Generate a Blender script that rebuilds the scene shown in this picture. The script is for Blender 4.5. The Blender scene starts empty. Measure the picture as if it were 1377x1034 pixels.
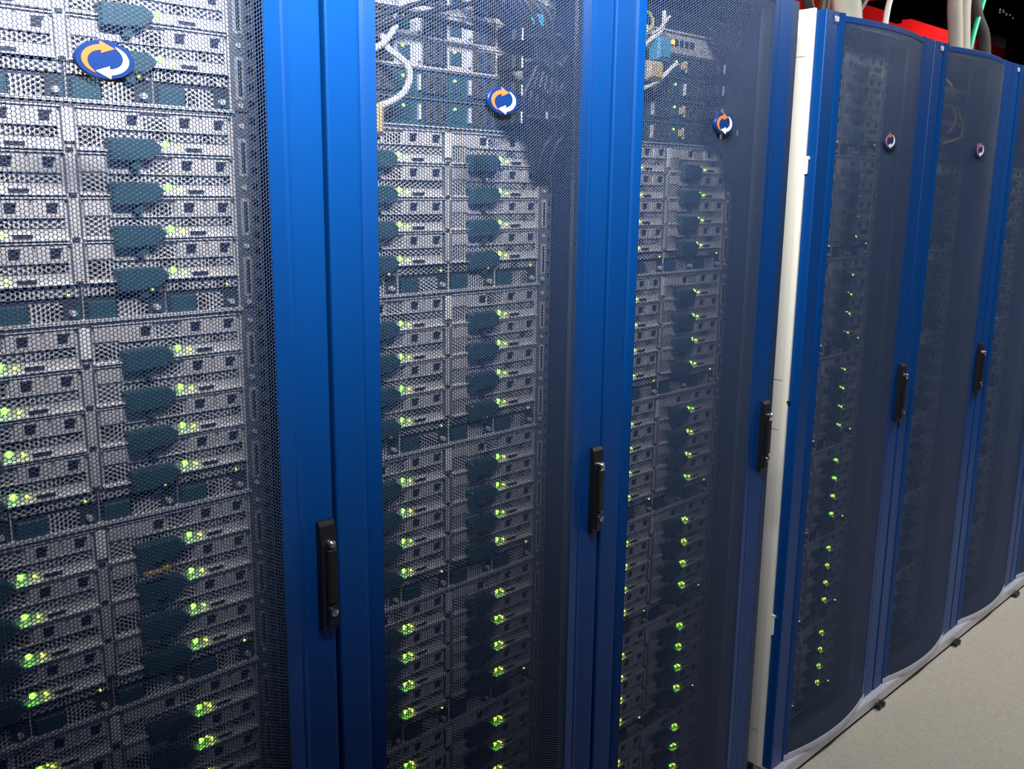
import bpy, bmesh, math, random
import numpy as np
from mathutils import Vector, Matrix
random.seed(7)
SC = bpy.context.scene
COL = SC.collection
ZC = 1.55                       # camera height; floor is z = 0, camera stands at (0,0,ZC)
YD = 1.118                      # plane of the cabinet doors
FZ = 0.005                      # floor level

# ------------------------------------------------------------------ camera
cam = bpy.data.cameras.new('camera'); co = bpy.data.objects.new('camera', cam); COL.objects.link(co)
cx, cy, W, H, F = 688.5, 517.0, 1377, 1034, 1272.709
X = Vector((0.71425673, -0.13177969, 0.68736558)); Y = Vector((-0.69977435, -0.15183272, 0.69804204)); Z = Vector((0.01237682, -0.97958202, -0.20066359))
# rows X,Y,Z express world axes in camera axes (right, down, forward)
right = Vector((X[0], Y[0], Z[0])); down = Vector((X[1], Y[1], Z[1])); fwd = Vector((X[2], Y[2], Z[2]))
m = Matrix((( right[0], -down[0], -fwd[0]), (right[1], -down[1], -fwd[1]), (right[2], -down[2], -fwd[2]))).to_4x4()
m.translation = Vector((0, 0, ZC)); co.matrix_world = m
cam.sensor_width = 36; cam.sensor_fit = 'HORIZONTAL'; cam.lens = 36*F/W; cam.clip_start = .02; cam.clip_end = 60
SC.camera = co

# ------------------------------------------------------------------ light, world, exposure
w = bpy.data.worlds.new('world'); SC.world = w; w.use_nodes = True
w.node_tree.nodes['Background'].inputs[0].default_value = (.10, .32, 1, 1)
w.node_tree.nodes['Background'].inputs[1].default_value = .055
def area(name, loc, size, sy, power, rot=(0, 0, 0), color=(1, .97, .93)):
    l = bpy.data.lights.new(name, 'AREA'); l.shape = 'RECTANGLE'; l.size = size; l.size_y = sy; l.energy = power; l.color = color
    o = bpy.data.objects.new(name, l); COL.objects.link(o); o.location = loc; o.rotation_euler = rot
    return o
def aimed(name, loc, tgt, size, sy, power, spread, color=(1, .97, .93)):
    o = area(name, loc, size, sy, power, (0, 0, 0), color)
    o.rotation_euler = (Vector(tgt)-Vector(loc)).to_track_quat('-Z', 'Y').to_euler(); o.data.spread = math.radians(spread); return o
aimed('aisle_lamp_near', (.45, .30, ZC+.84), (.62, 1.15, ZC+.60), .9, .14, 24, 97)
aimed('cream_panel_fill', (.75, .50, ZC+1.0), (2.1, 1.10, ZC+.35), .7, .12, 11, 100)  # added fill without a fixture, lifts the cream panel and the doors beside it
area('aisle_lamp_far', (4.3, .45, ZC+1.25), 1.4, .2, 40, (0, 0, 0))
aimed('red_wall_fill', (7.7, 2.40, ZC+.75), (6.2, 2.95, ZC+1.05), .6, .3, 13, 150)  # unseen fill added to brighten the red wall
SC.view_settings.view_transform = 'Standard'; SC.view_settings.look = 'None'
SC.view_settings.gamma = 1; SC.view_settings.use_curve_mapping = False
SC.view_settings.exposure = 0.75

# ------------------------------------------------------------------ materials
def mat(name, col, rough=.5, metal=0., spec=.5, emit=None, es=1., noise=0., nscale=60., bump=0., bscale=400., coat=0.):
    mt = bpy.data.materials.new(name); mt.use_nodes = True; nt = mt.node_tree; b = nt.nodes['Principled BSDF']
    b.inputs['Base Color'].default_value = (*col, 1); b.inputs['Roughness'].default_value = rough
    b.inputs['Metallic'].default_value = metal; b.inputs['Specular IOR Level'].default_value = spec
    b.inputs['Coat Weight'].default_value = coat; b.inputs['Coat Roughness'].default_value = .12
    if emit: b.inputs['Emission Color'].default_value = (*emit, 1); b.inputs['Emission Strength'].default_value = es
    if noise or bump: tc = nt.nodes.new('ShaderNodeTexCoord')
    if noise:
        n = nt.nodes.new('ShaderNodeTexNoise'); n.inputs['Scale'].default_value = nscale; n.inputs['Detail'].default_value = 4
        r = nt.nodes.new('ShaderNodeMix'); r.data_type = 'RGBA'
        r.inputs['A'].default_value = (*[c*(1-noise) for c in col], 1); r.inputs['B'].default_value = (*[min(1, c*(1+noise)) for c in col], 1)
        nt.links.new(tc.outputs['Object'], n.inputs['Vector']); nt.links.new(n.outputs['Fac'], r.inputs['Factor']); nt.links.new(r.outputs['Result'], b.inputs['Base Color'])
    if bump:
        n2 = nt.nodes.new('ShaderNodeTexNoise'); n2.inputs['Scale'].default_value = bscale; n2.inputs['Detail'].default_value = 2
        bp = nt.nodes.new('ShaderNodeBump'); bp.inputs['Strength'].default_value = bump; bp.inputs['Distance'].default_value = .0006
        nt.links.new(tc.outputs['Object'], n2.inputs['Vector']); nt.links.new(n2.outputs['Fac'], bp.inputs['Height']); nt.links.new(bp.outputs['Normal'], b.inputs['Normal'])
    return mt
def grille_mat(name, metal_col, hole_col, pitch, rad):
    mt = mat(name, metal_col, .4, .35); nt = mt.node_tree; b = nt.nodes['Principled BSDF']
    tc = nt.nodes.new('ShaderNodeTexCoord'); sp = nt.nodes.new('ShaderNodeSeparateXYZ'); nt.links.new(tc.outputs['Object'], sp.inputs[0])
    def M(op, a, bb=None, c=None):
        n = nt.nodes.new('ShaderNodeMath'); n.operation = op
        for i, v in enumerate((a, bb, c)):
            if v is None: continue
            if isinstance(v, (int, float)): n.inputs[i].default_value = v
            else: nt.links.new(v, n.inputs[i])
        return n.outputs[0]
    x = M('DIVIDE', sp.outputs['X'], pitch*1.732); z = M('DIVIDE', sp.outputs['Z'], pitch)
    def d(ox, oz):
        a = M('MULTIPLY', M('SUBTRACT', M('FRACT', M('ADD', x, ox)), .5), 1.732); c = M('SUBTRACT', M('FRACT', M('ADD', z, oz)), .5)
        return M('SQRT', M('ADD', M('MULTIPLY', a, a), M('MULTIPLY', c, c)))
    mn = M('MINIMUM', d(0, 0), d(.5, .5)); lt = M('LESS_THAN', mn, rad/pitch)
    mx = nt.nodes.new('ShaderNodeMix'); mx.data_type = 'RGBA'; nt.links.new(lt, mx.inputs['Factor'])
    mx.inputs['A'].default_value = (*metal_col, 1); mx.inputs['B'].default_value = (*hole_col, 1); nt.links.new(mx.outputs['Result'], b.inputs['Base Color'])
    return mt
M_BLUE = mat('blue_paint', (.0008, .048, .215), .38, 0., .22, bump=.25, bscale=900, noise=.06, nscale=500)
M_BLUED = mat('blue_inner_paint', (.003, .030, .11), .5)
M_MESH = mat('perforated_steel', (.028, .056, .135), .42, .3)
M_SILVER = mat('server_silver', (.74, .71, .71), .42, .35, noise=.05, nscale=30)
M_SILVERB = mat('lit_silver', (.90, .89, .90), .3, .3)  # paler silver: the top-lit gleam of the lips is put into the colour
M_STEEL = mat('rail_steel', (.30, .31, .34), .42, .6)
M_DSTEEL = mat('dark_steel', (.035, .045, .065), .5, .3)
M_TEAL = mat('teal_plastic', (.022, .075, .105), .45)
M_NAVYP = mat('dark_square', (.008, .012, .03), .5)
M_BLACK = mat('black_plastic', (.010, .010, .012), .42)
M_CORD = mat('black_cord', (.012, .014, .022), .5)
M_WHITE = mat('white_label', (.85, .85, .85), .5)
M_CREAM = mat('cream_panel', (.90, .89, .80), .42, noise=.03, nscale=8)
M_TRIM = mat('silver_trim', (.62, .62, .68), .35, .35, noise=.06, nscale=40)
M_CHROME = mat('chrome', (.7, .7, .75), .2, 1.)
M_LEDG = mat('green_light', (.1, .6, .05), .4, emit=(.16, 1., .03), es=8.)
M_LEDY = mat('yellow_light', (.6, .6, .05), .4, emit=(.75, 1., .10), es=2.6)
M_LEDA = mat('amber_light', (.6, .3, .02), .4, emit=(1., .35, .03), es=4.)
M_GRILLE = grille_mat('vent_grille', (.72, .70, .71), (.006, .007, .01), .0062, .0021)
M_GRILLES = grille_mat('square_grille', (.20, .21, .23), (.006, .008, .012), .0045, .0018)
M_ORANGE = mat('orange_print', (.72, .17, .045), .4)
M_BADGE = mat('badge_blue', (.003, .030, .16), .35)
M_RED = mat('red_wall', (.78, .014, .014), .9, 0., 0., noise=.12, nscale=5)
M_FLOOR = mat('floor_tile', (.40, .375, .32), .75, noise=.22, nscale=90, bump=.3, bscale=200)
M_DARK = mat('black_ceiling', (.0015, .0014, .0015), .9, 0., 0.)
M_BEIGE = mat('beige_conduit', (.42, .39, .33), .5)
M_BROWN = mat('dark_conduit', (.05, .04, .035), .5)
M_PALEC = mat('pale_conduit', (.62, .62, .52), .5)
M_GREEN = mat('green_cable', (.01, .45, .25), .45)
M_WCAB = mat('white_cable', (.82, .82, .78), .45)
M_CYAN = mat('cyan_plug', (.06, .33, .55), .4)
M_TAN = mat('tan_plug', (.62, .46, .22), .5)
M_FIBRE = mat('orange_fibre', (.75, .42, .12), .5)
M_TAPE = mat('yellow_cable', (.65, .50, .08), .5)

# ------------------------------------------------------------------ mesh helpers
class MB:
    def __init__(s): s.v = []; s.f = []; s.mi = []; s.sm = []; s.mats = []
    def mid(s, m):
        if m not in s.mats: s.mats.append(m)
        return s.mats.index(m)
    def add(s, vs, fs, m, smooth=False):
        o = len(s.v); s.v += [tuple(v) for v in vs]; k = s.mid(m)
        for f in fs: s.f.append([o+i for i in f]); s.mi.append(k); s.sm.append(smooth)
        return s
    def box(s, x0, x1, y0, y1, z0, z1, m, c=0.):
        if x0 > x1: x0, x1 = x1, x0
        if y0 > y1: y0, y1 = y1, y0
        if z0 > z1: z0, z1 = z1, z0
        if c <= 0:
            vs = [(x, y, z) for x in (x0, x1) for y in (y0, y1) for z in (z0, z1)]
            return s.add(vs, [(0,1,3,2), (4,6,7,5), (0,4,5,1), (2,3,7,6), (0,2,6,4), (1,5,7,3)], m)
        # front (low y) edges chamfered by c
        vs = [(x, y1, z) for x in (x0, x1) for z in (z0, z1)] + [(x, y0+c, z) for x in (x0, x1) for z in (z0, z1)] + [(x, y0, z) for x in (x0+c, x1-c) for z in (z0+c, z1-c)]
        return s.add(vs, [(0,1,3,2), (0,4,5,1), (2,3,7,6), (0,2,6,4), (1,5,7,3), (4,8,9,5), (6,7,11,10), (4,6,10,8), (5,9,11,7), (8,10,11,9)], m)
    def prism(s, poly, y0, y1, m):      # poly of (x,z), counter-clockwise seen from the front (-y)
        n = len(poly); vs = [(x, y0, z) for x, z in poly] + [(x, y1, z) for x, z in poly]
        return s.add(vs, [list(range(n)), list(range(2*n-1, n-1, -1))] + [(i, i+n, (i+1) % n+n, (i+1) % n) for i in range(n)], m)
    def cylY(s, x, z, r, y0, y1, m, n=12, rz=None, dome=0.):
        rz = rz or r; vs = []; fs = []
        for y, k in ((y1, 1.), (y0, 1.)) + (((y0-dome, .6),) if dome else ()):
            vs += [(x+r*k*math.cos(2*math.pi*i/n), y, z+rz*k*math.sin(2*math.pi*i/n)) for i in range(n)]
        L = len(vs)//n
        for j in range(L-1): fs += [(j*n+i, j*n+(i+1) % n, (j+1)*n+(i+1) % n, (j+1)*n+i) for i in range(n)]
        fs.append(list(range((L-1)*n, L*n))); return s.add(vs, fs, m, False)
    def tube(s, pts, r, m, n=8, sub=5):
        P = [Vector(p) for p in pts]; Q = []
        if len(P) > 2:
            for i in range(len(P)-1):
                p0 = P[max(i-1, 0)]; p1 = P[i]; p2 = P[i+1]; p3 = P[min(i+2, len(P)-1)]
                for k in range(sub):
                    t = k/sub; Q.append(.5*((2*p1)+(p2-p0)*t+(2*p0-5*p1+4*p2-p3)*t*t+(3*p1-p0-3*p2+p3)*t**3))
            Q.append(P[-1])
        else: Q = P
        vs = []; fs = []; up = Vector((.13, .97, .2)).normalized()
        for i, q in enumerate(Q):
            d = (Q[min(i+1, len(Q)-1)]-Q[max(i-1, 0)]).normalized(); a = d.cross(up)
            if a.length < .05: a = d.cross(Vector((1, 0, 0)))
            a.normalize(); b = d.cross(a)
            vs += [q+r*(a*math.cos(2*math.pi*j/n)+b*math.sin(2*math.pi*j/n)) for j in range(n)]
        for i in range(len(Q)-1): fs += [(i*n+j, (i+1)*n+j, (i+1)*n+(j+1) % n, i*n+(j+1) % n) for j in range(n)]
        fs += [list(range(n)), list(range(len(vs)-1, len(vs)-n-1, -1))]
        return s.add(vs, fs, m, True)
    def mesh(s, name):
        me = bpy.data.meshes.new(name); me.from_pydata(s.v, [], s.f)
        for m in s.mats: me.materials.append(m)
        me.polygons.foreach_set('material_index', s.mi); me.polygons.foreach_set('use_smooth', s.sm); me.update()
        bm = bmesh.new(); bm.from_mesh(me); bmesh.ops.recalc_face_normals(bm, faces=bm.faces); bm.to_mesh(me); bm.free()
        return me
    def build(s, name, parent=None, loc=(0, 0, 0)): return put(name, s.mesh(name), parent, loc)
def put(name, me, parent=None, loc=(0, 0, 0)):
    o = bpy.data.objects.new(name, me); COL.objects.link(o); o.location = loc
    if parent: o.parent = parent
    return o
def empty(name, loc=(0, 0, 0), parent=None):
    o = bpy.data.objects.new(name, None); COL.objects.link(o); o.location = loc; o.empty_display_size = .05
    if parent: o.parent = parent
    return o
def tag(o, label, cat, group=None):
    o['label'] = label; o['category'] = cat
    if group: o['group'] = group
    return o
def struct(o): o['kind'] = 'structure'; return o
def copy_tree(o, parent=None):
    c = o.copy(); COL.objects.link(c)
    if parent: c.parent = parent
    for ch in KIDS.get(o.name, []): copy_tree(ch, c)
    return c
KIDS = {}
def index_kids(o):
    KIDS[o.name] = list(o.children)
    for c in o.children: index_kids(c)

# ------------------------------------------------------------------ room
struct(MB().box(-1.2, 10, -1.6, 3.2, -.05, FZ, M_FLOOR).build('floor'))
struct(MB().box(-1.2, 10, -1.6, 3.2, ZC+1.55, ZC+1.6, M_DARK).build('ceiling'))
struct(MB().box(9.95, 10, -1.6, 3.2, FZ, ZC+1.55, M_STEEL).build('wall_right'))
struct(MB().box(-1.2, 8.9, 2.95, 3.0, FZ, ZC+1.55, M_RED).build('wall_back'))

# ------------------------------------------------------------------ cabinet door pieces (local: x = u along the row, y = 0 at the door plane, z from floor)
def bul(u): return .031*(1-((u-.3016)/.239)**2)
MT, MBOT = ZC+.393, ZC-1.484       # mesh panel top and bottom
def door_mesh():
    p = .005; cw = p*math.sqrt(3)/2; u0, u1 = .0785, .511
    nc = int((u1-u0)/cw); nr = int((MT-MBOT)/p)+2
    ci, ri = np.meshgrid(np.arange(nc), np.arange(nr), indexing='ij'); ci = ci.ravel(); ri = ri.ravel()
    cu = u0+cw*(ci+.5); cz = MBOT-.004+p*(ri+.5*(ci % 2))
    R = cw/1.5; ang = np.arange(6)*np.pi/3
    rin = R*.855
    def ring(r, back):
        u = cu[:, None]+r*np.cos(ang); z = cz[:, None]+r*np.sin(ang); y = -.031*(1-((u-.3016)/.239)**2)+.0012+back
        return np.stack([u, y, z], -1)
    V = np.concatenate([ring(R, 0), ring(rin, 0), ring(rin, .0011)], 1).reshape(-1, 3)
    n = len(ci); base = (np.arange(n)*18)[:, None, None]; i = np.arange(6); j = (i+1) % 6
    q1 = np.stack([i, j, j+6, i+6], -1)[None]+base; q2 = np.stack([i+6, j+6, j+12, i+12], -1)[None]+base
    Q = np.concatenate([q1, q2], 1).reshape(-1, 4).astype(np.int32)
    me = bpy.data.meshes.new('mesh_panel'); me.vertices.add(len(V)); me.vertices.foreach_set('co', V.astype(np.float32).ravel())
    me.loops.add(Q.size); me.loops.foreach_set('vertex_index', Q.ravel())
    me.polygons.add(len(Q)); me.polygons.foreach_set('loop_start', np.arange(0, Q.size, 4, dtype=np.int32)); me.polygons.foreach_set('loop_total', np.full(len(Q), 4, dtype=np.int32))
    me.update(calc_edges=True); me.materials.append(M_MESH); return me
ME_PANEL = door_mesh()
def strip(mb, prof, z0, z1, m, smooth=False):      # vertical extrusion of an open (u,y) profile, front side; closed ends
    n = len(prof); vs = [(u, y, z0) for u, y in prof]+[(u, y, z1) for u, y in prof]
    mb.add(vs, [(i, i+1, n+i+1, n+i) for i in range(n-1)], m, smooth)
def closed(mb, prof, z0, z1, m):
    n = len(prof); vs = [(u, y, z0) for u, y in prof]+[(u, y, z1) for u, y in prof]
    mb.add(vs, [(i, (i+1) % n, n+(i+1) % n, n+i) for i in range(n)]+[list(range(n)), list(range(2*n-1, n-1, -1))], m)
ZT, ZB = ZC+.41, ZC-1.50
def lstile():
    f = [(.004, .026), (.0035, .003), (.0044, .0010), (.0055, .0002), (.0070, 0), (.052, 0), (.0555, .0006), (.0585, .0018), (.0600, .0030), (.0625, .0012), (.0650, -.0005)]
    f += [(u, -bul(u)) for u in (.07, .076, .0815)]
    b = [(.0815, -bul(.0815)+.004), (.070, .006), (.066, .026)]
    mb = MB(); closed(mb, f+b, ZB, ZT, M_BLUE); return mb
def rstile():
    f = [(u, -bul(u)) for u in (.508, .515, .522, .529, .535)]+[(.5385, -.0022), (.541, -.0020), (.544, -.0004), (.548, 0), (.591, 0), (.594, .0004), (.5958, .0018), (.5965, .004), (.596, .026)]
    b = [(.55, .026), (.54, .010), (.508, -bul(.508)+.004)]
    mb = MB(); closed(mb, f+b, ZB, ZT, M_BLUE); return mb
us = [.066+.474*i/24 for i in range(25)]
def rail(z0, z1, m, off=0., c=.002, slab=.02):
    mb = MB(); rows = []
    for (dy, z) in ((.02, z1), (c, z1), (0, z1-c), (0, z0+c), (c, z0), (.02, z0)): rows.append([(u, -bul(u)-off+dy, z) for u in us])
    n = len(us); vs = [v for r in rows for v in r]; R = len(rows)
    mb.add(vs, [(r*n+i, r*n+i+1, ((r+1) % R)*n+i+1, ((r+1) % R)*n+i) for r in range(R) for i in range(n-1)]+[[r*n for r in range(R)], [r*n+n-1 for r in range(R)][::-1]], m, False)
    return mb
ME_LST, ME_RST = lstile().mesh('left_stile'), rstile().mesh('right_stile')
ME_TOP = rail(ZC+.390, ZC+.405, M_BLUE).mesh('top_rail')
ME_BOT = rail(ZC-1.4995, ZC-1.482, M_TRIM, off=.001).mesh('bottom_rail')
def handle_me():
    mb = MB(); x0, x1, z0, z1 = .566, .592, ZC-.640, ZC-.470
    # body with a sloping top chamfer
    pr = [(0, z0), (-.012, z0+.004), (-.014, z0+.02), (-.014, z1-.036), (-.010, z1-.006), (-.006, z1), (0, z1)]
    n = len(pr); vs = [(x0, y, z) for y, z in pr]+[(x1, y, z) for y, z in pr]
    mb.add(vs, [(i, (i+1) % n, n+(i+1) % n, n+i) for i in range(n)]+[list(range(n)), list(range(2*n-1, n-1, -1))], M_BLACK)
    mb.box(x0+.006, x1-.003, -.021, -.013, z0+.045, z1-.040, M_BLACK, .003)
    mb.box(x0+.006, x1-.003, -.018, -.013, z0+.010, z0+.044, M_BLACK, .002)
    return mb.mesh('door_handle')
ME_HAN = handle_me()
ME_LOCK = MB().cylY(.580, ZC-.607, .0062, -.0225, -.015, M_CHROME, 14, dome=.001).box(.5795, .5805, -.0238, -.0225, ZC-.610, ZC-.604, M_DSTEEL).mesh('lock')
ME_BUT = MB().cylY(.580, ZC-.503, .0062, -.0205, -.012, M_CHROME, 14, dome=.003).mesh('button')
# badge
def ell(a, b, n=40, t0=0, t1=2*math.pi): return [(a*math.cos(t0+(t1-t0)*i/n), b*math.sin(t0+(t1-t0)*i/n)) for i in range(n)]
def badge_me():
    mb = MB(); y0 = -bul(.295); a, b = .0325, .0202; n = 40; vs = []
    for k, y in ((.93, y0-.002), (1, y0-.003), (1, y0-.0068), (.965, y0-.008)): vs += [(.295+p[0]*k, y, ZC+.1335+p[1]*k) for p in ell(a, b)]
    fs = [(j*n+i, j*n+(i+1) % n, (j+1)*n+(i+1) % n, (j+1)*n+i) for j in range(3) for i in range(n)]+[list(range(n)), list(range(3*n, 4*n))]
    mb.add(vs, fs, M_BADGE); mb.cylY(.295, ZC+.1335, .008, y0-.003, y0+.004, M_BADGE); return mb.mesh('badge')
ME_BAD = badge_me()
def arrow_me(name, m, sgn):
    # half ring that starts thin on the opposite side and swells into an arrow head
    y0 = -bul(.295)-.008; P = []; Q = []; n = 18
    A, B = .0325, .0202
    for i in range(n+1):
        t = i/n; th = math.radians(243-141*t); ro = .79; ri = ro-.31*t**.55-.01
        P.append((A*ro*math.cos(th), B*ro*math.sin(th))); Q.append((A*(ri*math.cos(th)-.02*t), B*(ri*math.sin(th)+.03*t)))
    tip = (A*.34, B*.60)
    loop = P+[(-.15*A, .97*B), tip, (-.13*A, .33*B)]+Q[::-1]
    vs = [(.295+sgn*x, y, ZC+.1335+sgn*z) for y in (y0-.0006, y0+.0004) for x, z in loop]; N = len(loop)
    fs = [(i, (i+1) % N, N+(i+1) % N, N+i) for i in range(N)]
    # caps built as a strip so the concave outline triangulates cleanly
    q0 = n+4
    for i in range(n): fs.append((i, i+1, N-1-(i+1), N-1-i))
    fs += [(n, n+1, n+2), (n, n+2, n+4), (n+4, n+2, n+3)]
    return MB().add(vs, fs, m).mesh(name)
ME_AO = arrow_me('orange_arrow', M_ORANGE, 1); ME_AW = arrow_me('white_arrow', M_WHITE, -1)
def text_me(body, size, xcut):
    cu = bpy.data.curves.new('text', 'FONT'); cu.body = body; cu.size = size; cu.extrude = .0003; cu.align_x = 'LEFT'
    o = bpy.data.objects.new('text', cu); COL.objects.link(o); bpy.context.view_layer.update()
    me = bpy.data.meshes.new_from_object(o.evaluated_get(bpy.context.evaluated_depsgraph_get())); bpy.data.objects.remove(o)
    bm = bmesh.new(); bm.from_mesh(me)
    for v in bm.verts: v.co = Vector((v.co.x*.82, -v.co.z, v.co.y))
    bmesh.ops.bisect_plane(bm, geom=bm.verts[:]+bm.edges[:]+bm.faces[:], plane_co=(xcut, 0, 0), plane_no=(1, 0, 0), clear_outer=True)
    bm.to_mesh(me); bm.free(); me.materials.clear(); me.materials.append(M_WHITE); return me

# cabinet body pieces
D1 = 1.02
ME_ROOF = MB().box(.004, .596, .030, D1, ZT-.012, ZT-.002, M_BLUED).mesh('roof_panel')
ME_BACK = MB().box(.004, .596, D1-.006, D1, ZC-1.50, ZT-.012, M_DSTEEL).mesh('rear_panel')
def side_me(x, m):
    return MB().box(x, x+.003, .030, D1-.008, ZC-1.50, ZT-.014, m).mesh('side_panel')
ME_SL, ME_SR = side_me(.0035, M_BLUED), side_me(.5935, M_BLUED)
def post_me(x0, x1):
    mb = MB().box(x0, x1, .052, .060, ZC-1.497, ZT-.016, M_STEEL)
    return mb.mesh('corner_post')
ME_PL, ME_PR = post_me(.008, .040), post_me(.562, .593)
def mrail_me(x0, x1):
    mb = MB().box(x0, x1, .104, .108, ZC-1.497, ZT-.016, M_STEEL)
    z = ZC-1.47
    while z < ZT-.05: mb.box((x0+x1)/2-.0045, (x0+x1)/2+.0045, .1032, .1042, z, z+.009, M_NAVYP); z += .02222
    return mb.mesh('mounting_rail')
ME_ML, ME_MR = mrail_me(.041, .060), mrail_me(.541, .5585)
def plinth_me():
    mb = MB().box(.0, .6, -.020, .05, FZ+.010, ZC-1.5005, M_TRIM, .003)
    mb.box(.0, .6, -.014, .05, FZ, FZ+.011, M_BLACK); return mb.mesh('plinth')
ME_PLI = plinth_me()
ME_FOOT = MB().cylY(.588, FZ+.010, .009, -.036, -.018, M_BLACK, 10).cylY(.612, FZ+.010, .009, -.036, -.018, M_BLACK, 10).mesh('levelling_foot')
ME_SILLT = MB().box(.066, .536, -.0185, .040, ZC-1.5005, ZC-1.4996, M_TRIM).mesh('sill_plate')

# ------------------------------------------------------------------ server chassis (local origin: centre x, front plane y=0, top z=0)
NP = .054
def node_meshes(simple=False):
    o = {}
    mb = MB(); mb.box(0, .2045, 0, .03, -NP+.0005, -.0005, M_SILVER)
    mb.box(0, .2045, -.0085, 0, -NP+.0008, -NP+.0024, M_SILVERB); mb.box(0, .2045, -.0060, 0, -.0032, -.0018, M_SILVERB)
    mb.box(.034, .2, -.0050, 0, -.0262, -.0250, M_SILVERB)
    o['body'] = mb
    for k, (a, b) in enumerate(((.002, .079), (.120, .161), (.163, .201))):
        t = MB().box(a, b, -.004, .001, -.0245, -.005, M_SILVER, .0012); o['tray%d' % k] = t
    for k, a in enumerate((.0625, .132, .1795)):
        o['latch%d' % k] = MB().box(a, a+.0115, -.0052, -.0035, -.0200, -.0082, M_NAVYP).box(a+.009, a+.0135, -.0075, -.0045, -.0105, -.0080, M_DSTEEL)
    o['vent'] = MB().box(.083, .1175, -.002, .001, -.0290, -.0090, M_GRILLE).box(.003, .0335, -.002, .001, -.0475, -.0255, M_GRILLE).box(.0335, .202, -.0016, .001, -.0380, -.0268, M_GRILLE)
    h = MB(); pf = [(.034, -.0655), (.0655, -.0655), (.0700, -.0625), (.0760, -.0625), (.0880, -.0620), (.1030, -.0470), (.0905, -.0365), (.036, -.0365), (.034, -.0385)]
    pb = [(x, z) for x, z in pf]
    n = len(pf); cxx = .066; cz = -.050
    f2 = [(cxx+(x-cxx)*.93, cz+(z-cz)*.86) for x, z in pf]
    vs = [(x, -.001, z) for x, z in pb]+[(x, -.014, z) for x, z in pf]+[(x, -.0175, z) for x, z in f2]
    h.add(vs, [(j*n+i, j*n+(i+1) % n, (j+1)*n+(i+1) % n, (j+1)*n+i) for j in range(2) for i in range(n)]+[list(range(2*n, 3*n)), list(range(n))[::-1]], M_TEAL)
    h.box(.0620, .0740, -.012, -.003, -.0745, -.062, M_TEAL)
    o['handle'] = h
    o['pled'] = MB().cylY(.1128, -.0420, .0041, -.001, .001, M_LEDG, 8, dome=.0006)
    o['sled'] = MB().cylY(.1295, -.0455, .0017, -.003, 0, M_LEDY, 8, dome=.0006)
    o['aled'] = MB().cylY(.1225, -.0395, .0012, -.003, 0, M_LEDY, 6)
    o['usb'] = MB().box(.1400, .1620, -.0025, .001, -.0505, -.0455, M_NAVYP).box(.139, .163, -.0032, 0, -.0455, -.0445, M_SILVERB)
    o['clip'] = MB().box(.1040, .1085, -.0035, .001, -.0440, -.0385, M_SILVERB)
    return o
NM = {k: (v, v.mesh({'body': 'server_node', 'vent': 'vent_grille', 'handle': 'ejector_handle', 'pled': 'power_light', 'sled': 'status_light', 'aled': 'activity_light', 'usb': 'usb_port', 'clip': 'bright_clip'}.get(k, 'drive_tray' if k[0] == 't' else 'drive_latch'))) for k, v in node_meshes().items()}
def psu_meshes():
    o = {}
    o['body'] = MB().box(.0, .1065, 0, .03, -.0450, 0, M_DSTEEL).box(0, .0012, -.003, 0, -.045, 0, M_SILVERB)
    o['strip'] = MB().box(.003, .1040, -.003, .001, -.0140, -.0020, M_GRILLE)
    o['cover'] = MB().box(.006, .041, -.006, .001, -.0430, -.0210, M_TEAL, .0015)
    o['vent'] = MB().box(.0425, .082, -.004, .001, -.0430, -.0200, M_GRILLE)
    o['screw'] = MB().cylY(.094, -.034, .0038, -.008, 0, M_SILVERB, 8).box(.0975, .1025, -.005, 0, -.041, -.026, M_TEAL)
    o['led'] = MB().cylY(.090, -.0105, .0013, -.0045, 0, M_LEDY, 6)
    return o
PM = {k: (v, v.mesh({'body': 'power_module', 'strip': 'vent_strip', 'cover': 'teal_cover', 'vent': 'vent_grille', 'screw': 'thumbscrew', 'led': 'status_light'}[k])) for k, v in psu_meshes().items()}
CH = .2660
def frame_me():
    mb = MB(); mb.box(-.216, .216, .031, .60, -CH, 0, M_DSTEEL)
    mb.box(-.2165, .2165, -.0095, .031, -.0016, 0, M_SILVERB); mb.box(-.2165, .2165, -.006, .031, -.0046, -.0034, M_SILVERB); mb.box(-.2165, .2165, -.0095, .031, -CH, -CH+.0015, M_SILVERB)
    for x in (-.2165, .2140): mb.box(x, x+.0025, -.003, .031, -CH, 0, M_SILVER)
    mb.box(-.0085, .0080, -.001, .031, -.2205, -.005, M_SILVER)
    for k in range(4):
        for x in (-.0085, .0060): mb.box(x, x+.0022, -.004, 0, -.006-k*NP-.048, -.006-k*NP-.002, M_STEEL)
    for k in range(4): mb.box(-.005, .004, -.003, 0, -.0055-(k+1)*NP, -.0005-(k+1)*NP, M_DSTEEL)
    return mb.mesh('chassis_frame')
def ear_me(s):
    mb = MB(); x0, x1 = (.2170, .2405) if s > 0 else (-.2405, -.2170)
    mb.box(x0, x1, -.004, .004, -CH+.001, -.001, M_STEEL)
    xa, xb = (x0+.006, x1-.006)
    for z0, z1 in ((-.085, -.035), (-.165, -.115), (-.25, -.195)):
        mb.box(xa, xb, -.0052, -.004, z0, z1, M_SILVER); mb.box(xa+.003, xb-.003, -.0056, -.005, z0+.004, z1-.004, M_DSTEEL)
    for z in (-.018, -.100, -.180, -.258): mb.cylY((x0+x1)/2, z, .0035, -.0065, -.004, M_SILVERB, 8)
    return mb.mesh('rack_ear')
ME_FR, ME_ER, ME_EL = frame_me(), ear_me(1), ear_me(-1)
ME_TAG = MB().box(-.0068, .0062, -.0055, -.001, -.0480, -.0085, M_WHITE, .0005).mesh('white_tag')
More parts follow.
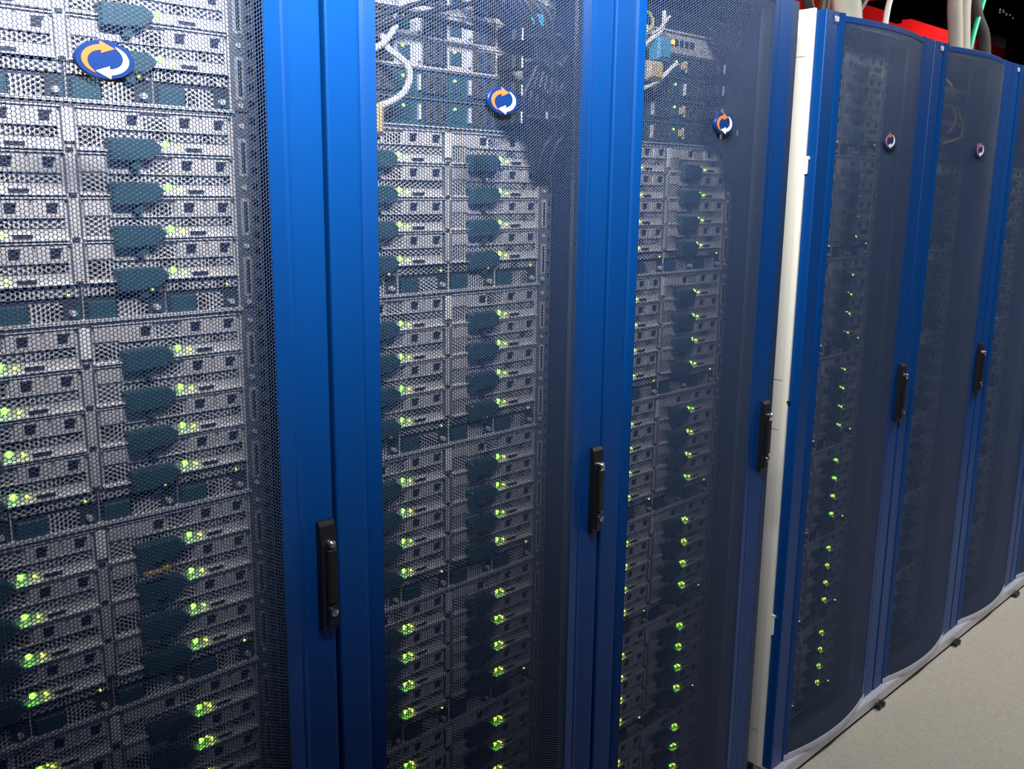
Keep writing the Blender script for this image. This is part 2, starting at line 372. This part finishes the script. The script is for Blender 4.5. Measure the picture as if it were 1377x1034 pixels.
def merged(d, name, skip=('pled', 'sled', 'aled', 'led')):
    mb = MB()
    for k, (v, _) in d.items():
        if k in skip: continue
        for f, mi, sm in zip(v.f, v.mi, v.sm): mb.add([v.v[i] for i in f], [list(range(len(f)))], v.mats[mi], sm)
    me = bpy.data.meshes.new(name); me.from_pydata(mb.v, [], mb.f)
    for m_ in mb.mats: me.materials.append(m_)
    me.polygons.foreach_set('material_index', mb.mi); me.update(); return me
def make_chassis(detail=True):
    root = empty('server_chassis')
    put('chassis_frame', ME_FR, root)
    put('rack_ear', ME_ER, root); put('rack_ear', ME_EL, root); put('white_tag', ME_TAG, root)
    simple = None if detail else merged(NM, 'server_node'); sp = None if detail else merged(PM, 'power_module')
    for i in range(4):
        for x in (.0085, -.2125):
            loc = (x, 0, -.0045-i*NP)
            if not detail: put('server_node', simple, root, loc); continue
            nd = put('server_node', NM['body'][1], root, loc)
            for k, (v, me) in NM.items():
                if k != 'body': put(me.name.split('.')[0], me, nd)
    for k in range(4):
        loc = (-.2130+k*.1068, 0, -.2212)
        if not detail: put('power_module', sp, root, loc); continue
        pd = put('power_module', PM['body'][1], root, loc)
        for kk, (v, me) in PM.items():
            if kk != 'body': put(me.name.split('.')[0], me, pd)
    bpy.context.view_layer.update(); index_kids(root); return root
PROTO_A = make_chassis(True); PROTO_B = make_chassis(False)

# ------------------------------------------------------------------ the cabinets
XS = [.142, .742, 1.342, 2.080, 2.680, 3.280, 3.880]
WHICH = ['leftmost cabinet', 'second cabinet from the left', 'third cabinet, left of the cream panel', 'fourth cabinet, right of the cream panel', 'fifth cabinet from the left', 'sixth cabinet from the left', 'seventh cabinet at the right edge']
CLAB = ['blue server cabinet at far left with the largest oval badge on its mesh door', 'blue cabinet second from left, curved white cable and network gear at top',
        'blue cabinet third from left, its right side next to the cream panel gap', 'blue cabinet right of the cream side panel, numbered label at its top left',
        'blue cabinet fifth from left, orange fibre cable visible high behind its mesh', 'narrow-looking blue cabinet near the right edge, without a visible badge',
        'last blue cabinet at the right edge of the row']
ORD = ['top', 'second', 'third', 'fourth', 'fifth', 'sixth', 'bottom']
TOPS = [ZC+.0995+.26667-.26667*n for n in range(7)]
usedA = usedB = False; drop_al = []
for ci, x0 in enumerate(XS):
    c = empty('server_cabinet', (x0, YD, FZ)); tag(c, CLAB[ci], 'server cabinet', 'blue server cabinets in a row')
    L = (0, 0, -FZ)
    for nm, me in (('left_stile', ME_LST), ('right_stile', ME_RST), ('top_rail', ME_TOP), ('bottom_rail', ME_BOT), ('mesh_panel', ME_PANEL), ('roof_panel', ME_ROOF), ('rear_panel', ME_BACK),
                   ('side_panel', ME_SL), ('side_panel', ME_SR), ('corner_post', ME_PL), ('corner_post', ME_PR), ('mounting_rail', ME_ML), ('mounting_rail', ME_MR), ('plinth', ME_PLI), ('sill_plate', ME_SILLT), ('levelling_foot', ME_FOOT)):
        if nm == 'levelling_foot' and ci == 2: continue
        put(nm, me, c, L)
    h = put('door_handle', ME_HAN, c, L); put('lock', ME_LOCK, h); put('button', ME_BUT, h)
    if ci < 5:
        b = put('badge', ME_BAD, c, L); put('orange_arrow', ME_AO, b); put('white_arrow', ME_AW, b)
    if ci in (3, 4, 5):
        nl = MB().box(.033, .0565, -.0008, .001, ZC+.383, ZC+.406, M_BADGE if ci == 3 else M_BLUE).build('number_label', c, L)
        nl['label'] = 'blue label with white digits, the last one cut off'
        t = put('digits', text_me('930', .0165, .0195), nl, (.0375, -.0010, ZC+.3885))
    # hinges, cream end panels
    if ci == 2:
        s = MB().box(.600, .6265, .004, D1-.01, ZC-1.50, ZT, M_BLUED, .002).build('end_panel', c, L)
    if ci == 3:
        ep = MB()
        ep.box(-.003, .003, .026, .030, ZC-1.50, ZT+.004, M_CREAM)
        ep.box(-.0045, .003, .0265, .0420, ZC-1.50, ZT+.004, M_CREAM)
        ep.box(-.0025, .003, .0435, D1-.01, ZC-1.50, ZT+.004, M_CREAM)
        e = ep.build('end_panel', c, L); e['label'] = 'cream painted side panel seen in the gap'
        for z in (ZC+.31, ZC-.45, ZC-.575, ZC-1.40): MB().box(-.0032, -.0024, .0435, D1-.02, z, z+.0012, M_STEEL).build('panel_joint', c, L)
        for z, hh in ((ZC+.046, .034), (ZC-1.118, .050)):
            MB().box(-.0042, .003, .019, .030, z, z+hh, M_CREAM, .002).cylY(-.001, z+hh+.003, .004, .016, .028, M_CREAM, 8).build('hinge', c, L)
        MB().cylY(-.004, ZC-.50, .003, .018, .026, M_BLACK, 8).build('catch', c, L)
    tops = TOPS if ci in (0, 3) else TOPS[1:]
    for k, zt in enumerate(tops):
        det = ci < 4
        if det: r = copy_tree(PROTO_A) if usedA else PROTO_A; usedA = True
        else: r = copy_tree(PROTO_B) if usedB else PROTO_B; usedB = True
        r.location = (x0+.300, 1.218, zt)
        if det and TOPS.index(zt) < 4: drop_al.append(r)
        name = 'topmost' if k == 0 else ('lowest' if k == len(tops)-1 else ORD[k]+' from the top')
        tag(r, 'silver server chassis, %s in the %s' % (name, WHICH[ci]), 'server', 'server chassis in the %s' % WHICH[ci])

for r in drop_al:
    for nd in list(r.children):
        for q in list(nd.children):
            if q.name.startswith('activity_light'): bpy.data.objects.remove(q)

# ------------------------------------------------------------------ network gear at the top of the second, third and fifth cabinets
def switch(x, z, tint, label, grp, n):
    r = empty('network_switch', (x, 1.222, z))
    tag(r, label, 'network switch', grp)
    MB().box(-.240, .240, -.002, .002, -.043, 0, M_SILVER if tint else M_TEAL).build('faceplate', r)
    MB().box(-.215, .215, .0025, .40, -.042, -.001, M_DSTEEL).build('housing', r)
    MB().box(-.238, .238, -.005, -.002, -.0025, 0, M_SILVERB if tint else M_STEEL).build('top_edge', r)
    for k in range(3):
        a = -.168+k*.107
        g = MB().box(a+.012, a+.062, -.006, 0, -.038, -.006, M_GRILLES, .001).build('port_module', r)
        MB().box(a+.002, a+.0065, -.008, 0, -.034, -.010, M_SILVERB, .001).build('module_lever', g)
        MB().box(a+.070, a+.095, -.004, 0, -.034, -.012, M_TEAL, .001).build('cover_plate', g)
        MB().cylY(a+.078, -.014, .0022, -.006, 0, M_LEDY, 8).build('status_light', g)
    return r
for ci, x0 in ((1, .742), (2, 1.342)):
    w_ = ('second', 'third')[ci-1]
    for k in range(4 if ci == 2 else 6):
        zz = ZC+.0995+.0445*(k+1)-.001
        switch(x0+.3, zz, (k >= 2 and ci == 1), '%s network switch, %s up above the servers in the %s cabinet' % ('silver' if (k >= 2 and ci == 1) else 'dark teal', ('first', 'second', 'third', 'fourth', 'fifth', 'sixth')[k], w_), 'network switches in the %s cabinet' % w_, k)
# patch panel and blank of the third cabinet
r = empty('patch_panel', (1.642, 1.220, ZC+.321)); tag(r, 'silver patch panel with small ports and one amber light, high in the third cabinet', 'patch panel')
MB().box(-.240, .240, -.002, .002, -.042, 0, M_SILVER).box(-.24, .24, -.006, -.002, -.003, 0, M_SILVERB).build('faceplate', r)
for k in range(10):
    MB().box(-.10+k*.018, -.088+k*.018, -.0045, 0, -.028, -.016, M_NAVYP).build('port', r)
MB().box(-.006, .004, -.006, 0, -.026, -.018, M_LEDA).build('amber_light', r)
r = MB().box(-.24, .24, -.003, .002, -.04, 0, M_DSTEEL, .001).build('blank_panel', None, (1.642, 1.220, ZC+.362)); tag(r, 'dark blank panel above the patch panel in the third cabinet', 'panel')

# power cords: each a plug with a looping cord (seen in cabinets two and three)
def cord(x, z, dx, label, grp, kind=0):
    r = empty('power_cord', (x, 1.205, z)); tag(r, label, 'power cord', grp)
    MB().box(-.016, .014, -.030, .008, -.012, .012, M_CORD, .004).build('plug', r)
    MB().box(.002, .005, -.0315, -.0295, -.009, .009, M_WHITE).build('plug_label', r)
    sw = random.uniform(-.006, .006)
    MB().tube([(.010, -.018, 0), (.03, -.030, .004+sw), (dx*.7, -.034, -.004), (dx, -.028, -.022+sw), (dx-.012, -.02, -.05), (dx-.02, -.012, -.09)], .0058, M_CORD).build('lead', r)
    return r
for ci, x0 in ((1, .742), (2, 1.342)):
    w_ = ('second', 'third')[ci-1]
    rows_ = (('lowest'), ('second'), ('third'), ('fourth'))
    for k in range(4):
        zz = ZC+.0995+.0445*k+.022
        cord(x0+.425, zz, .082, 'black power cord plug in the %s row, left column, %s cabinet' % (rows_[k], w_), 'power cords in the %s cabinet' % w_)
        cord(x0+.487, zz+.004, .050+.008*(k % 2), 'black power cord plug in the %s row, right column, %s cabinet' % (rows_[k], w_), 'power cords in the %s cabinet' % w_)
    b = MB(); bx = x0+.455
    for k in range(6):
        o_ = k*.011; b.tube([(bx-.06+o_*1.6, 1.196, ZC+.335-o_*.4), (bx-.03+o_*1.3, 1.182-.003*(k % 3), ZC+.29), (bx+.012+o_*.8, 1.176+.003*(k % 2), ZC+.22), (bx-.02+o_*1.5, 1.178, ZC+.15), (bx+.01+o_*.9, 1.186, ZC+.09), (bx+.035+o_*.8, 1.196, ZC+.03)], .0062, M_CORD)
    b = b.build('cord_bundle'); tag(b, 'bundle of black cords hanging at the right of the gear in the %s cabinet' % w_, 'cables')
def cable(name, pts, r, m_, label, cat='cable', grp=None):
    return tag(MB().tube(pts, r, m_, 8, 7).build(name), label, cat, grp)
Z_ = lambda z: ZC+z
cable('white_cable', [(.90, 1.20, Z_(.225)), (.902, 1.188, Z_(.205)), (.915, 1.183, Z_(.196)), (.931, 1.18, Z_(.183)), (.936, 1.18, Z_(.165)), (.926, 1.183, Z_(.143)), (.905, 1.19, Z_(.128)), (.885, 1.20, Z_(.12))], .0052, M_WCAB, 'thick white cable curving down at the left of the second cabinet')
cable('white_cable', [(.82, 1.20, Z_(.19)), (.87, 1.185, Z_(.20)), (.905, 1.185, Z_(.225)), (.93, 1.19, Z_(.27)), (.935, 1.20, Z_(.33))], .0045, M_WCAB, 'white cable rising behind the mesh at top left of the second cabinet')
for k, (za, zb) in enumerate(((.222, .300), (.232, .322), (.262, .252))):
    cable('slanting_cable', [(.84, 1.19, Z_(za)), (.95, 1.178, Z_(za+(zb-za)*.45)), (1.10, 1.186, Z_(zb))], .0042, M_CORD, ('lower', 'upper', 'level')[k]+' dark slanting cable across the top of the second cabinet')
for k in range(5):
    cable('black_cable', [(1.02+.03*k, 1.19, Z_(.335-.004*k)), (1.10+.02*k, 1.18, Z_(.285-.006*k)), (1.19+.01*k, 1.18, Z_(.255-.01*k)), (1.24, 1.19, Z_(.20-.02*k))], .0048, M_CORD, 'black cable drooping into the cord bundle, %s of five, second cabinet' % ('leftmost', 'second from left', 'middle', 'second from right', 'rightmost')[k], 'cable', 'drooping black cables in the second cabinet')
tag(MB().box(1.190, 1.222, 1.172, 1.20, Z_(.270), Z_(.292), M_CYAN, .004).box(1.174, 1.190, 1.176, 1.196, Z_(.274), Z_(.288), M_NAVYP, .003).build('blue_plug'), 'light blue plug at top right of the second cabinet', 'plug')
tag(MB().box(.842, .888, 1.176, 1.205, Z_(.078), Z_(.125), M_TAN, .006).build('cable_tag'), 'pale cable tag at the left edge above the servers, second cabinet', 'tag')
# third cabinet loose cables
cable('white_cable', [(1.47, 1.20, Z_(.24)), (1.525, 1.185, Z_(.285)), (1.56, 1.18, Z_(.312)), (1.575, 1.19, Z_(.345))], .0045, M_WCAB, 'white cable rising at top left of the third cabinet')
cable('white_cable', [(1.50, 1.20, Z_(.345)), (1.53, 1.182, Z_(.30)), (1.575, 1.176, Z_(.335))], .0032, M_WCAB, 'thin white cable looped at top left of the third cabinet')
cable('white_cable', [(1.50, 1.20, Z_(.190)), (1.545, 1.18, Z_(.210)), (1.595, 1.176, Z_(.245)), (1.63, 1.19, Z_(.25))], .0042, M_WCAB, 'white cable slanting below the tan plug in the third cabinet')
cable('yellow_cable', [(1.47, 1.20, Z_(.30)), (1.505, 1.182, Z_(.298)), (1.525, 1.178, Z_(.315)), (1.515, 1.182, Z_(.335)), (1.48, 1.19, Z_(.33))], .0032, M_TAPE, 'thin yellow cable loop at top left of the third cabinet')
tag(MB().box(1.538, 1.580, 1.170, 1.195, Z_(.252), Z_(.295), M_CYAN, .006).build('cyan_plug'), 'cyan plug at the left of the third cabinet above the tan plug', 'plug')
tag(MB().box(1.508, 1.556, 1.168, 1.195, Z_(.212), Z_(.248), M_TAN, .007).build('tan_plug'), 'tan plug at the left of the third cabinet below the cyan one', 'plug')
for k in range(3):
    tag(MB().box(1.672, 1.682, 1.206, 1.215, Z_(.115+.0445*k*(1 if k < 2 else 1.5)), Z_(.128+.0445*k*(1 if k < 2 else 1.5)), M_TAN, .002).build('cable_clip'), ('lowest', 'middle', 'upper')[k]+' small tan clip between the switches of the third cabinet', 'clip')
# fifth cabinet: orange fibre
cable('fibre_cable', [(2.93, 1.21, Z_(.375)), (2.966, 1.20, Z_(.343)), (3.008, 1.196, Z_(.325)), (3.049, 1.20, Z_(.300))], .0038, M_FIBRE, 'orange fibre cable arching at the top left of the fifth cabinet')
cable('fibre_cable', [(3.055, 1.20, Z_(.265)), (3.075, 1.197, Z_(.235)), (3.05, 1.195, Z_(.205)), (3.035, 1.20, Z_(.19))], .0034, M_FIBRE, 'short orange fibre cable hanging in the middle of the fifth cabinet')
cable('fibre_cable', [(3.10, 1.20, Z_(.255)), (3.13, 1.195, Z_(.215)), (3.11, 1.192, Z_(.180)), (3.05, 1.195, Z_(.165)), (3.0, 1.20, Z_(.155))], .0034, M_TAPE, 'pale orange fibre loop above the servers of the fifth cabinet')
r = empty('patch_panel', (2.98, 1.222, ZC+.325)); tag(r, 'grey fibre patch panel behind the orange cables of the fifth cabinet', 'patch panel')
MB().box(-.240, .240, -.002, .002, -.215, 0, M_STEEL).build('faceplate', r)
for k in range(4): MB().box(-.2, .2, -.006, -.001, -.045-.05*k, -.012-.05*k, M_DSTEEL, .001).build('module', r)
MB().cylY(.005, -.062, .005, -.008, -.005, M_LEDA, 8).build('amber_light', r)

# ------------------------------------------------------------------ above the row: tray, conduits, cables
RZ = ZT-.002
def drop(name, pts, r, m_, label): return cable(name, [(x, y, ZC+z) for x, y, z in pts], r, m_, label, 'cable')
drop('dark_conduit', [(2.60, 1.52, .75), (2.63, 1.5, .62), (2.69, 1.5, .53), (2.78, 1.52, .46), (2.80, 1.53, .40)], .016, M_BROWN, 'dark brown conduit curving down behind the cream panel')
drop('dark_conduit', [(2.76, 1.5, .78), (2.775, 1.5, .62), (2.765, 1.5, .50), (2.765, 1.5, .40)], .018, M_BROWN, 'dark upright conduit just left of the pale one')
drop('pale_conduit', [(2.86, 1.5, .80), (2.875, 1.5, .64), (2.92, 1.5, .54), (2.935, 1.5, .40)], .046, M_PALEC, 'thick pale conduit entering the roof of the fourth cabinet')
drop('dark_conduit', [(3.075, 1.5, .80), (3.05, 1.5, .64), (2.98, 1.5, .55), (2.95, 1.5, .40)], .011, M_BROWN, 'thin dark cable looping right of the pale conduit')
drop('green_cable', [(3.28, 1.5, .85), (3.225, 1.5, .68), (3.19, 1.5, .58), (3.18, 1.5, .40)], .0095, M_WCAB, 'white and green cable dropping to the fourth cabinet')
drop('beige_conduit', [(3.72, 1.5, .90), (3.735, 1.5, .70), (3.765, 1.5, .60), (3.82, 1.5, .40)], .027, M_BEIGE, 'left of the two beige conduits entering the fifth cabinet')
drop('beige_conduit', [(3.80, 1.5, .90), (3.815, 1.5, .70), (3.835, 1.5, .60), (3.89, 1.5, .40)], .027, M_BEIGE, 'right of the two beige conduits entering the fifth cabinet')
drop('green_cable', [(4.09, 1.5, .93), (4.00, 1.5, .74), (3.925, 1.5, .57), (3.90, 1.5, .40)], .0105, M_GREEN, 'bright green cable slanting down beside the beige conduits')
drop('dark_conduit', [(3.90, 1.52, .85), (3.97, 1.51, .69), (4.05, 1.5, .60), (4.11, 1.5, .40)], .024, M_BROWN, 'dark grey conduit right of the green cable')
tr = empty('cable_tray', (5.4, 2.2, ZC+.95)); tag(tr, 'black overhead cable tray with silver fasteners in front of the red wall', 'cable tray')
MB().box(-.02, .0, -.3, .27, 0, .22, M_DARK).build('side_rail', tr)
MB().box(.36, 3.2, .03, .05, 0, .24, M_DARK).build('side_rail', tr)
MB().box(-.02, 3.2, .05, .45, .10, .12, M_DARK).build('tray_bed', tr)
for k in range(5): MB().tube([(.78+.055*k, .02, .11+.01*(k % 2)), (.79+.055*k, .02, .165-.012*k)], .010, M_CHROME).build('fastener', tr)
MB().box(1.06, 1.5, .0, .06, -.9, 1.0, M_DARK).build('support_post', tr)
MB().box(-.12, -.02, .24, .27, -.02, .5, M_DARK).build('hanger', tr)

tag(MB().box(-.016, .010, -.002, .002, -.0025, .0030, M_TAN, .001).box(.010, .020, -.003, .002, -.001, .0055, M_TAPE, .001).build('brass_clip', None, (.502, 1.192, ZC-.5115)), 'small brass clip lying on a teal handle low in the leftmost cabinet', 'clip')
